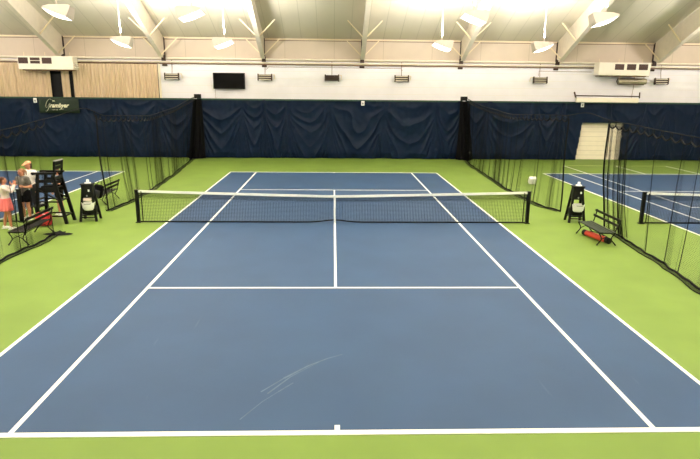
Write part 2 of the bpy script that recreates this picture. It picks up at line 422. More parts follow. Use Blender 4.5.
# door behind the cut-out
d = MB().box((17.25, 18.72, 1.2), (3.1, .06, 2.36)); dd = d.build('door_1', M['door']); struct(dd)
f = MB(); f.bar((15.62,18.62,0),(15.62,18.62,2.4),.07,.08); f.bar((18.85,18.62,0),(18.85,18.62,2.4),.07,.08); f.bar((15.6,18.62,2.42),(18.9,18.62,2.42),.07,.08)
fo = f.build('door_frame', M['doorframe'], dd)
MB().box((17.9, 18.6, 1.3), (.03, .05, 2.2)).build('door_edge', M['doorframe'], dd)

# tan drapes over the high window on the left
struct(MB().box((-17.6, 18.78, 4.7), (13.4, .04, 2.15)).build('window_1', M['black']))
def tandrape(xa, xb, label, sd):
    nu = max(8, int((xb-xa)/.025))
    def fn(u, v):
        x = xa+(xb-xa)*u; z = 3.55+v*2.2; w = .045*math.sin(x*31 + 2*math.sin(x*3+sd)) + .025*math.sin(x*13+sd*2+.5*v) + .02*noise.noise(Vector((x*3, z*.6, sd)))
        return (x, 18.62 - w*(1.15-.4*v), z)
    m = MB().grid(fn, nu, 12); o = m.build('window_drape', M['drape'], smooth='all', fix=False)
    sol = o.modifiers.new('thickness', 'SOLIDIFY'); sol.thickness = .004
    tag(o, label, 'drape', 'tan drapes over the high window')
tandrape(-24.2, -17.55, 'wide tan pleated drape left of the dark window gap', 1)
tandrape(-16.92, -16.42, 'narrow tan drape strip between two dark gaps', 2)
tandrape(-16.2, -10.95, 'wide tan pleated drape right of the dark gaps', 3)
struct(MB().box((-10.88, 18.7, 4.75), (.12, .1, 2.3)).build('trim_3', M['pipe']))

# ------------------------------------------------------------------ wall fittings
# television
t = thing('television', 'black flat television mounted high on the cream wall', 'television', (-6.56, 18.7, 4.75))
MB().rbox((-6.56, 18.58, 4.78), (1.98, .10, .98), .02).build('casing', M['blackm'], t, world=True)
MB().box((-6.56, 18.524, 4.79), (1.88, .01, .88)).build('screen', M['screen'], t, world=True)
MB().box((-6.56, 18.7, 4.78), (.4, .16, .4)).build('wall_bracket', M['darksteel'], t, world=True)
MB().tube([(-7.45,18.68,4.3),(-7.47,18.7,3.9),(-7.44,18.7,3.65)], .008, 5).build('power_cord', M['rust'], t, world=True)
# infrared heaters
HL = ['small twin-bar heater left of the television', 'small twin-bar heater just right of the television', 'small dark-faced heater at the middle of the back wall',
      'small twin-bar heater at the right end of the long thin conduit', 'small twin-bar heater left of the right-hand vented unit', 'small twin-bar heater right of the silver duct']
HX = [-10.06, -4.31, -.14, 4.23, 13.01, 20.8]
for i, hx in enumerate(HX):
    h = thing('wall_heater', HL[i], 'heater', (hx, 18.45, 5.02), 0, 'infrared heaters on the back wall'); h.scale = (1.4, 1, 1.6)
    for sg in (-1, 1): MB().box((sg*.30, 0, 0), (.05, .14, .24), Matrix.Rotation(-.25, 3, 'X')).build('end_cap', M['darksteel'], h)
    MB().box((0, .07, 0), (.58, .02, .22), Matrix.Rotation(-.25, 3, 'X')).build('reflector', M['darksteel'], h)
    for z in (-.08, .0, .08): MB().tube([(-.3, -.03, z), (.3, -.03, z)], .014, 6).build('heating_bar', M['darksteel'] if i == 2 else M['pipe'], h)
    sx = .42 if i not in (4,) else -.42
    MB().tube([(sx*.7, .05, .1), (sx, .08, .1), (sx, .22, -.05)], .014, 6).build('mounting_arm', M['brace'], h)
    MB().tube([(0, .1, .1), (0, .2, .34), (0, .2, .62)], .012, 6).build('supply_tube', M['rust'], h)
# conduits
def conduit(label, pts):
    tag(MB().tube([(a, 18.785, c) for a, b, c in pts], .013, 6).build('conduit', M['rust']), label, 'conduit')
conduit('thin conduit linking the three heaters in the middle', [(-4.25,18.72,5.5),(-4.1,18.72,5.66),(4.2,18.72,5.64),(4.3,18.72,5.5)])
conduit('thin conduit left of the right-hand vented unit', [(13.0,18.72,5.3),(13.0,18.72,5.58),(16.4,18.72,5.56)])
conduit('thin conduit dropping from the right-hand heater area to the curtain', [(19.2,18.72,5.3),(19.22,18.72,4.6),(19.15,18.72,3.8)])
# vented units
def unit(cx, label, lab2, flip):
    t = thing('air_handler', label, 'ventilation unit', (cx, 17.9, 5.3), 0, 'long white vented units')
    w = 3.25; b = MB().rbox((0, .2, .42), (w, .7, .78), .03); b.build('casing', M['unit'], t)
    xs = (-1.3, -.6, .1) if not flip else (-.35, .4, 1.15)
    for x in xs:
        fr = MB(); 
        for sx in (-.31, .31): fr.box((x+sx, -.16, .54), (.04, .03, .40))
        for sz in (-.19, .19): fr.box((x, -.16, .54+sz), (.64, .03, .03))
        vf = fr.build('vent', M['unit'], t)
        MB().box((x, -.158, .54), (.58, .012, .36)).build('vent_opening', M['vent'], vf)
        m = MB()
        m.box((x, -.168, .54), (.58, .02, .03), Matrix.Rotation(.6, 3, 'X')); m.build('louvre', M['unit'] if x == xs[1] and not flip else M['vent'], vf)
    m = MB()
    for x in (-1.45, -.2, 1.3): m.tube([(x, .3, .8), (x, .3, 1.05)], .015, 6)
    m.build('hanger_rod', M['brace'], t)
    m = MB(); m.box((0, .28, .0), (w*.92, .5, .06)); m.build('drip_tray', M['rust'], t)
    if not flip:
        m = MB(); m.box((w/2+.06, .1, .35), (.2, .3, .06), Matrix.Rotation(.5, 3, 'Y')); m.box((w/2+.08, .1, .2), (.22, .3, .06), Matrix.Rotation(.5, 3, 'Y')); m.build('air_deflector', M['unit'], t)
    return t
unit(-17.35, 'long white vented unit over the tan drapes', '', False)
unit(18.0, 'long white vented unit above the silver duct, far right', '', True)
# silver duct blower
t = thing('duct_heater', 'silver corrugated duct behind and below the right vented unit', 'duct', (18.9, 18.45, 5.0))
prof = []
for k in range(41): prof.append((.17 + (.018 if k % 2 else 0), k*.045))
MB().lathe(prof, (-.9, 0, 0), 16, Matrix.Rotation(PI/2, 3, 'Y')).build('corrugated_pipe', M['silver'], t, smooth=True)
MB().tube([(-.9, 0, .17), (-1.0, 0, 0), (-.9, 0, -.18), (.8, 0, -.2)], .025, 8).build('rim_rail', M['darksteel'], t)
MB().tube([(.75,0,.18),(.8,.1,.3),(1.1,.1,.3)], .03, 8).build('elbow', M['silver'], t)
# rolled screen above curtain
t = thing('rolled_screen', 'white rolled screen with dark rail fixed above the right curtain', 'screen roll', (17.22, 18.0, 3.97))
MB().rbox((0, 0, -.14), (4.0, .2, .30), .06).build('rolled_fabric', M['unit'], t)
MB().tube([(-2.0, -.05, .12), (2.0, -.05, .10)], .035, 8).build('rail', M['darksteel'], t)
m = MB()
for x in (-2.03, 2.03): m.bar((x, -.05, .0), (x*1.03, .1, .34), .07, .07)
m.build('bracket', M['darksteel'], t)
# small tags clipped on the curtain hems
for x, z, lb in ((1.80, 3.5, 'small white tag clipped to the middle curtain top'), (-18.42, 3.50, 'small white tag left of the green banner'), (15.75, 3.52, 'small white tag below the rolled screen')):
    t = thing('curtain_tag', lb, 'tag', (x, 18.14, z), 0, 'white tags on the curtain hem')
    MB().rbox((0, 0, 0), (.2, .02, .28), .01).build('plate', M['white'], t)
    MB().box((0, -.014, -.02), (.09, .006, .12)).build('printed_patch', M['grey'], t)
# green banner with script lettering
t = thing('banner', 'dark green banner with cream script lettering on the left curtain', 'banner', (-17.0, 18.12, 3.2))
MB().grid(lambda u, v: (-1.22+2.44*u, .0+.015*math.sin(u*9), -.46+.92*v + .03*math.sin(u*3.1)*(1-v)), 30, 6).build('cloth', M['bgreen'], t, smooth='all', fix=False).modifiers.new('t', 'SOLIDIFY').thickness = .006
def word(txt, size, x, z, shear=.35, bold=.004, sx=1.0):
    cu = bpy.data.curves.new('lettering', 'FONT'); cu.body = txt; cu.size = size; cu.shear = shear; cu.extrude = .003; cu.offset = bold
    o = bpy.data.objects.new('tmp', cu); me = bpy.data.meshes.new_from_object(o); me.name = 'lettering'; bpy.data.objects.remove(o)
    me.materials.clear(); me.materials.append(M['cream'])
    ob = bpy.data.objects.new('lettering', me); col.objects.link(ob); ob.parent = t; ob.rotation_euler = (PI/2, 0, 0); ob.location = (x, -.025, z); ob.scale = (sx, 1, 1)
g = MB()
arc = [(-.42,.33),(-.50,.40),(-.62,.36),(-.76,.18),(-.84,-.04),(-.80,-.14),(-.70,-.06),(-.58,.10),(-.54,.14),(-.60,-.06),(-.72,-.26),(-.82,-.36),(-.90,-.32)]
g.tube([(x*.95, -.025, z) for x, z in arc], [.012,.02,.03,.038,.032,.02,.014,.014,.014,.022,.03,.022,.012], 6, squash=.3)
g.build('script_capital', M['cream'], t, smooth=True)
word('rambyer', .36, -.56, -.11, .45, .010, .92); word('The', .11, -.38, .24, .3, .004); word('of', .10, -.18, -.29, .3, 0)
MB().tube([(-.4,-.025,-.27),(-.22,-.025,-.25)], .008, 5).tube([(0,-.025,-.25),(.3,-.025,-.20)], .008, 5).build('flourish', M['cream'], t)

# ------------------------------------------------------------------ divider nets
def interp(pts, y):
    ps = sorted(pts); 
    if y <= ps[0][0]: return ps[0][1]
    for (a, b), (c, d_) in zip(ps, ps[1:]):
        if y <= c:
            s = (y-a)/(c-a); s = s*s*(3-2*s)*.5 + s*.5; return b + (d_-b)*s
    return ps[-1][1]
def divider(label, bot, top, ztop, ya, yb, sgn, seed, bunch, group, lead):
    """bot/top: x as a function of y at the floor / cable; ztop: cable height"""
    rnd = random.Random(seed)
    t = thing('divider_net', label, 'divider net', (interp(bot, ya), ya, 0), 0, group)
    m = MB(); step = .025; n = int(abs(yb-ya)/step); nv = 10
    gath = [(b_[0]+o_, .04, 40) for b_ in bunch if b_[2] > 4 for o_ in (-.15, 0, .18)]; yy = min(ya, yb)
    while yy < max(ya, yb): yy += rnd.uniform(.45, 1.5); gath.append((yy, rnd.uniform(.025, .05), rnd.uniform(25, 50)))
    phs = []; ph = 0; amp = []
    for i in range(n+1):
        y = ya + (yb-ya)*i/n; rate = 5 + 4*noise.noise(Vector((y*.7, seed, 0))); a = .05 + .04*noise.noise(Vector((y*.55, seed+5, 0)))
        for (yc, w, k) in bunch:
            g_ = math.exp(-((y-yc)/w)**2); rate += 9*k*g_; a += .05*g_
        for (yc, w, k) in gath:
            g_ = math.exp(-((y-yc)/w)**2); rate += 5*k*g_; a += .02*g_
        ph += rate*step; phs.append(ph); amp.append(a)
    L = [0]
    def pos(i, v):
        y = ya + (yb-ya)*i/n; zt = interp(ztop, y); e = 1-(1-v)**2.2
        x = interp(bot, y)*(1-e) + interp(top, y)*e
        f = math.sin(phs[i]); g2 = math.cos(phs[i]*.5+1)
        k = (1-.55*v)
        return Vector((x + amp[i]*k*f, y + amp[i]*.9*k*g2, .03 + (zt-.10-.03 )*v))
    for i in range(1, n+1): L.append(L[-1] + (pos(i, .3)-pos(i-1, .3)).length)
    m.grid(lambda u, v: pos(round(u*n), v), n, nv, lambda u, v: (L[round(u*n)], 3.3*v))
    m.build('netting', M['netting'], t, smooth='all', world=True, fix=False)
    def hx(y, o=0): return interp(bot, y) + .07*noise.noise(Vector((y*.9, seed+o, 2))) + .03*noise.noise(Vector((y*3.5, seed+o, 4)))
    N = int(abs(yb-ya)/.12); ys = [ya + (yb-ya)*i/N for i in range(N+1)]
    MB().tube([(hx(y), y, .035+.01*math.sin(y*9)) for y in ys], [.028+.012*noise.noise(Vector((y*2, seed, 7))) for y in ys], 6).build('weighted_hem', M['netcord'], t, smooth=True, world=True)
    def wd(y): return .10 + .10*(.5+noise.noise(Vector((y*.8, seed+3, 1))))
    sk = MB().grid(lambda u, v: (lambda y: (hx(y) - sgn*-1*v*wd(y)*-1 if False else hx(y) + sgn*v*wd(y), y, .014+.03*(1-v)+.012*v*abs(math.sin(y*14))))(ya+(yb-ya)*u), N*2, 3, lambda u, v: (abs(yb-ya)*u, v*.2))
    sk.build('slack_skirt', M['netdense'], t, world=True, fix=False)
    MB().tube([(hx(y) + sgn*wd(y), y, .02) for y in ys], .012, 5).build('skirt_edge', M['netcord'], t, smooth=True, world=True)
    for (yc, w, k) in gath:
        if not (min(ya, yb)+.1 < yc < max(ya, yb)-.1): continue
        i = round((yc-ya)/(yb-ya)*n); top_v = 1.0 if k > 30 else rnd.uniform(.45, .9)
        MB().tube([pos(i, v/8*top_v) + Vector((.015*math.sin(v*.8+k), .02*math.sin(v*.5+k*2), 0)) for v in range(9)], [.011-.0007*v for v in range(9)], 5).build('net_fold', M['netcord'], t, smooth=True, world=True)
    for yy in lead:
        i = min(n, max(0, round((yy-ya)/(yb-ya)*n)))
        MB().tube([pos(i, v/8) + Vector((.02*math.sin(v), 0, 0)) for v in range(9)], .028, 6).build('edge_rope', M['netcord'], t, smooth=True, world=True)
    # gathered top loops
    k = 0; yy = ya; N = int(abs(yb-ya)/.42)
    for i in range(N+1):
        y = ya + (yb-ya)*i/N; zc = interp(ztop, y); x = interp(top, y)
        MB().tube([(x, y+.05*math.cos(a*PI/3), zc-.055+.06*math.sin(a*PI/3)) for a in range(6)], .010, 4, closed=True).build('hanging_ring', M['netcord'], t, world=True)
    sw = []
    for i in range(N*4+1):
        y = ya + (yb-ya)*i/(N*4); z = interp(ztop, y) - .11 - .10*abs(math.sin(i*PI/4)); sw.append((interp(top, y), y, z))
    MB().tube(sw, .022, 5).build('scalloped_top_edge', M['netcord'], t, smooth=True, world=True)
    return t
GL = 'black divider nets between courts'
LZ = [(-14,3.0),(-5.5,3.12),(-3.5,3.2),(-1.05,3.38),(1,3.62),(2.5,3.3),(7.2,3.12),(12,3.3),(18.2,3.8)]
RZ = [(-14,3.0),(-5.4,3.26),(-1.06,3.42),(.6,3.62),(2.1,3.46),(7.3,3.30),(12,3.45),(18.2,3.8)]
Ltop = [(-14,-8.5),(-1,-8.45),(2,-8.2),(6,-8.0),(10,-8.2),(14.7,-8.5),(18.2,-8.6)]; Rtop = [(-14,8.4),(-1,8.45),(2,8.25),(4,7.98),(7,7.85),(10.2,8.0),(15.5,8.2),(18.2,8.42)]
divider('black divider net on the left, far stretch running to the backdrop', [(1.45,-8.12),(3.5,-7.92),(6,-7.92),(10,-8.17),(14.7,-8.6),(18.0,-8.9)], Ltop, LZ, 1.7, 18.0, 1, 3,
        [(1.9,.5,2.5),(17.6,.7,5),(4,.5,1.5),(8,.6,1.0),(12,1.2,1.5)], GL, [1.7])
divider('black divider net on the left, near stretch beside the bench', [(-14,-8.3),(-4.45,-8.42),(-3.5,-8.4),(-2.6,-8.33),(-1.45,-8.32)], Ltop, LZ, -1.35, -10.5, 1, 5,
        [(-1.4,.35,1.5),(-3.3,.3,1.2)], GL, [])
divider('black divider net on the right, far stretch running to the backdrop', [(1.87,8.28),(3,7.94),(6.1,7.74),(10.2,7.94),(15.5,8.15),(18.0,8.5)], Rtop, RZ, 1.9, 18.0, -1, 8,
        [(2.2,.5,2.5),(17.6,.7,5),(3.8,.6,1.5),(9,1,1.0),(13,1.2,1.5)], GL, [1.9])
divider('black divider net on the right, near stretch behind the bench', [(-14,7.9),(-6.6,8.12),(-4.4,8.46),(-2.8,8.55),(-1.7,8.72),(-.8,8.72)], Rtop, RZ, -.8, -10.5, -1, 13,
        [(-.95,.2,11.0),(-1.5,.12,12.0),(-1.9,.08,10),(-2.4,.2,1.5)], GL, [-.8])
for nm, top, z in (('left', Ltop, LZ), ('right', Rtop, RZ)):
    ys = [-14 + i*.4 for i in range(81)]
    c = MB().tube([(interp(top, y), y, interp(z, y)+.012) for y in ys] + [(interp(top, 18.5), 18.6, 3.9)], .012, 6).build('support_cable', M['netcord'], smooth=True)
    tag(c, 'thin black cable holding up the '+nm+' divider nets', 'cable')
# dark bundles of gathered net where dividers meet the backdrop
for x, lb, sg in ((-8.42, 'dark gathered net bundle hanging at the left backdrop joint', -1), (8.12, 'dark gathered net bundle hanging at the right backdrop joint', 1)):
    b = thing('net_bundle', lb, 'net bundle', (x, 18.0, 0))
    m = MB()
    def fn(u, v):
        a = u*2*PI; r = (.20+.26*(1-v)) * (1+.18*math.sin(a*7+v*2)+.08*math.sin(a*13))
        return (r*math.cos(a)+sg*.25*(1-v), .55*r*math.sin(a)-.05, .03+3.65*v)
    m.grid(fn, 72, 20); m.build('gathered_net', M['blackcloth'], b, smooth='all', fix=False)
    MB().rbox((0, -.05, 3.84), (.42, .16, .26), .02).build('bracket_box', M['black'], b)

# ------------------------------------------------------------------ court-side benches
def bench(name, label, loc, rz, L=1.55, slat='benchgreen'):
    """local: seat runs along x, back at +y"""
    t = thing(name, label, 'bench', loc, rz, 'slatted park benches beside the divider nets')
    for k in range(5):
        y = -.20 + k*.095; MB().rbox((0, y, .405-.012*math.sin(k/4*PI)), (L, .07, .025), .008).build('seat_slat', M[slat], t)
    for z, y in ((.60, .255), (.75, .30)):
        MB().rbox((0, y, z), (L+.04, .028, .075), .008).build('back_rail', M['black'], t)
    for sg in (-1, 1):
        x = sg*(L/2-.07)
        f = [(x,-.24,.38),(x,-.17,.26),(x,-.16,.18),(x,-.23,.09),(x,-.28,.02)]
        MB().tube(f, [.018,.016,.016,.018,.022], 6).build('leg', M['black'], t, smooth=True)
        f = [(x,.22,.38),(x,.14,.26),(x,.13,.18),(x,.21,.09),(x,.27,.02)]
        MB().tube(f, [.018,.016,.016,.018,.022], 6).build('leg', M['black'], t, smooth=True)
        MB().tube([(x,-.24,.38),(x,0,.37),(x,.22,.39),(x,.27,.60),(x,.315,.80)], .017, 6).build('side_frame', M['black'], t, smooth=True)
        MB().tube([(x,-.16,.20),(x,-.02,.27),(x,.13,.20)], .012, 6).build('brace', M['black'], t, smooth=True)
    MB().tube([(-L/2+.07,-.0,.27),(L/2-.07,-.0,.27)], .011, 6).build('stretcher', M['black'], t)
    return t
bench('park_bench', 'dark green slatted bench on the right with the orange bag beneath', (7.77,-2.15,0), -PI/2)
bench('park_bench', 'black slatted bench at left, in front of the umpire chair', (-8.77,-2.16,0), -PI/2+.03, 1.65, 'black')
bench('park_bench', 'black slatted bench at left, farthest one behind the cooler stand', (-8.80,3.45,0), -PI/2, 1.45, 'black')
# orange tube bag
t = thing('tube_bag', 'orange-red tube-shaped bag lying under the right bench', 'bag', (7.82, -2.1, .09), math.radians(-76))
MB().lathe([(.02,-.56),(.07,-.55),(.085,-.50),(.085,0),(.088,.2),(.085,.50),(.07,.55),(.02,.56)], (0,0,0), 16, Matrix.Rotation(PI/2, 3, 'Y')).build('bag_body', M['orange'], t, smooth=True)
for x in (-.5, .5): MB().lathe([(.05,-.07),(.091,-.06),(.091,.06),(.05,.075)], (x,0,0), 16, Matrix.Rotation(PI/2, 3, 'Y')).build('end_cap', M['blackm'], t, smooth=True)
MB().tube([(-.3,0,.088),(-.1,.05,.11),(.15,.05,.11),(.3,0,.088)], .012, 6).build('carry_strap', M['blackm'], t)
# black bag on far bench
t = thing('racket_bag', 'black bag hanging on the near end of the farthest left bench', 'bag', (-8.72, 2.62, .3))
MB().rbox((0,0,.27), (.34,.20,.5), .08, Matrix.Rotation(.25,3,'Y')).build('bag_body', M['blackcloth'], t, smooth=True)
MB().rbox((-.02,-.12,.2), (.22,.07,.26), .03, Matrix.Rotation(.25,3,'Y')).build('front_pocket', M['navycloth'], t, smooth=True)
MB().tube([(-.05,.0,.5),(.02,.06,.62),(.12,.06,.6),(.12,.0,.48)], .014, 6).build('strap', M['blackm'], t)
# red bag
t = thing('backpack', 'red bag on the floor between left bench and umpire chair', 'bag', (-9.22, -.50, 0), .1)
MB().rbox((0,0,.22), (.46,.30,.44), .11).build('bag_body', M['red'], t, smooth=True)
MB().rbox((0,-.17,.17), (.30,.10,.24), .04).build('front_pocket', M['red'], t, smooth=True)
MB().tube([(-.1,.0,.43),(-.06,0,.51),(.06,0,.51),(.1,0,.43)], .013, 6).build('handle', M['blackm'], t)
MB().tube([(-.17,-.13,.38),(0,-.165,.42),(.17,-.13,.38)], .008, 5).build('zip', M['white'], t)

# ------------------------------------------------------------------ cooler stands
def caddy(label, loc, rz, towel):
    t = thing('cooler_stand', label, 'cooler stand', loc, rz, 'black courtside cooler stands')
    for sx in (-1, 1):
        for sy in (-1, 1):
            MB().bar((sx*.13, sy*.09, 1.12), (sx*.25, sy*.24, .0), .075, .05).build('leg', M['black'], t)
    MB().rbox((0,-.02,.99), (.34,.30,.42), .03).build('upper_box', M['blackm'], t)
    MB().rbox((0,-.02,1.215), (.38,.34,.04), .012).build('lid', M['blackm'], t)
    MB().box((.07,-.176,1.02), (.05,.01,.07)).build('printed_label', M['white'], t)
    MB().box((0,-.176,.85), (.04,.01,.05)).build('tap', M['grey'], t)
    cups = MB().lathe([(.05,0),(.05,.02),(.045,.03),(.043,.12),(.035,.13)], (.02,-.02,1.235), 14); cups.lathe([(.10,0),(.105,.025),(.09,.035)], (.02,-.02,1.235), 18)
    cups.build('white_top_cap', M['white'], t, smooth=True)
    bin_ = MB().lathe([(.12,.26),(.16,.32),(.175,.44),(.18,.50),(.185,.51),(.17,.51),(.16,.46)], (0.02,-.16,.12), 22, sx=1.15); bin_.build('white_tub', M['white'], t, smooth=True)
    MB().tube([(-.17,-.20,.62),(-.05,-.335,.60),(.10,-.335,.60),(.22,-.20,.62)], .012, 6).build('tub_handle', M['grey'], t)
    MB().rbox((0,0,.36), (.42,.34,.24), .03).build('lower_bin', M['blackm'], t)
    MB().rbox((0,0,.20), (.46,.36,.03), .01).build('shelf', M['black'], t)
    MB().bar((-.25,-.21,.14),(.25,-.21,.14),.03,.04).build('cross_bar', M['black'], t)
    if towel: MB().rbox((-.02,-.05,.72), (.26,.22,.10), .04).build('folded_towel', M['pinkish'], t, smooth=True)
    return t
caddy('black cooler stand with white tub beside the umpire chair, left', (-8.1,.32,0), .1, True)
caddy('black cooler stand with white tub beside the right bench', (8.16,.30,0), -.1, False)

# ------------------------------------------------------------------ ball basket scrap: crumpled paper seen through right net
tag(MB().rbox((0,0,0), (.34,.24,.32), .05, Matrix.Rotation(.4,3,'X')).build('paper_cup_box', M['white'], smooth=True), 'small white carton on the floor behind right divider net', 'carton').location = (9.45, 8.3, .185)

# ------------------------------------------------------------------ umpire chair (faces the left court)
t = thing('umpire_chair', 'tall black umpire chair with armrests on the left', 'umpire chair', (-9.03, .03, 0))
W = .29
for sy in (-1, 1):
    MB().bar((.40, sy*W, 0), (.10, sy*W*.9, 1.58), .10, .06, (0,1,0)).build('leg', M['black'], t)
    MB().bar((-.52, sy*W, 0), (-.36, sy*W*.9, 1.62), .09, .06, (0,1,0)).build('leg', M['black'], t)
    MB().rbox((-.16, sy*.28, 1.63), (.76, .11, .07), .015).build('armrest', M['black'], t)
    MB().bar((.36,sy*W,.25), (-.49,sy*W,.25), .05, .04).build('side_rail', M['black'], t)
    MB().bar((.28,sy*W,.72), (-.45,sy*W,.72), .05, .04).build('side_rail', M['black'], t)
    MB().bar((.27,sy*W,.75), (-.40,sy*W,1.12), .05, .035).build('diagonal_brace', M['black'], t)
    MB().bar((.10,sy*.26,1.15), (.20,sy*.26,2.02), .06, .05, (0,1,0)).build('back_post', M['black'], t)
for sy in (-1, 1): MB().rbox((-.12, sy*.27, 1.10), (.52, .03, .16), .01).build('seat_apron', M['black'], t); MB().rbox((-.12, sy*.275, 1.38), (.46, .025, .10), .01).build('side_slat', M['black'], t)
for k in range(5): MB().rbox((-.36+k*.115, 0, 1.15), (.10, .56, .03), .01).build('seat_slat', M['black'], t)
for z, x in ((1.32,.13),(1.47,.15),(1.93,.20),(1.80,.185)): MB().rbox((x, 0, z), (.035, .60, .11), .01, Matrix.Rotation(.11,3,'Y')).build('back_slat', M['black'], t)
MB().rbox((.205,0,2.02), (.06,.58,.05), .02).build('head_rail', M['grey'], t)
for z, x in ((.28,-.54),(.52,-.50),(.78,-.47)): MB().rbox((x, 0, z), (.10, .60, .035), .01).build('step', M['black'], t)
MB().rbox((-.60,0,.55), (.24,.56,.03), .01).build('footrest', M['black'], t)
MB().rbox((-.44,0,1.60), (.22,.5,.03), .01, Matrix.Rotation(-.2,3,'Y')).build('writing_desk', M['black'], t)
MB().bar((.34,-W,.25),(.34,W,.25),.05,.04).build('cross_rail', M['black'], t)
MB().bar((.25,-W,.75),(.25,W,.75),.05,.04).build('cross_rail', M['black'], t)
MB().rbox((-.12,0,1.19), (.42,.44,.05), .02).build('seat_pad', M['blackcloth'], t, smooth=True)
# slack net pooled on the floor
m = MB().grid(lambda u, v: (-.42+.84*u, (-.13+.26*v)*(.5+math.sin(u*PI)), .012+.05*math.sin(u*PI)*math.sin(v*PI)*(1+.4*math.sin(u*23)+.3*math.sin(v*17+u*9))), 30, 10)
o = m.build('pooled_net', M['netcord'], smooth='all', fix=False); o.location = (-8.28, -1.62, 0)
tag(o, 'dark heap of slack net on the floor beside the left bench', 'net heap')

# ------------------------------------------------------------------ people
def remesh(mb, vox, name, mt, parent, it=4):
    me = bpy.data.meshes.new('tmp'); me.from_pydata([tuple(v) for v in mb.v], [], mb.f)
    bm = bmesh.new(); bm.from_mesh(me); bmesh.ops.recalc_face_normals(bm, faces=bm.faces[:]); bm.to_mesh(me); bm.free()
    o = bpy.data.objects.new('tmp', me); col.objects.link(o)
    r = o.modifiers.new('r', 'REMESH'); r.mode = 'VOXEL'; r.voxel_size = vox
    s = o.modifiers.new('s', 'SMOOTH'); s.factor = .5; s.iterations = it
    dg = bpy.context.evaluated_depsgraph_get(); dg.update()
    me2 = bpy.data.meshes.new_from_object(o.evaluated_get(dg)); me2.name = name
    bpy.data.objects.remove(o); bpy.data.meshes.remove(me)
    me2.materials.clear(); me2.materials.append(mt); me2.polygons.foreach_set('use_smooth', [True]*len(me2.polygons))
    ob = bpy.data.objects.new(name, me2); col.objects.link(ob); ob.parent = parent; return ob

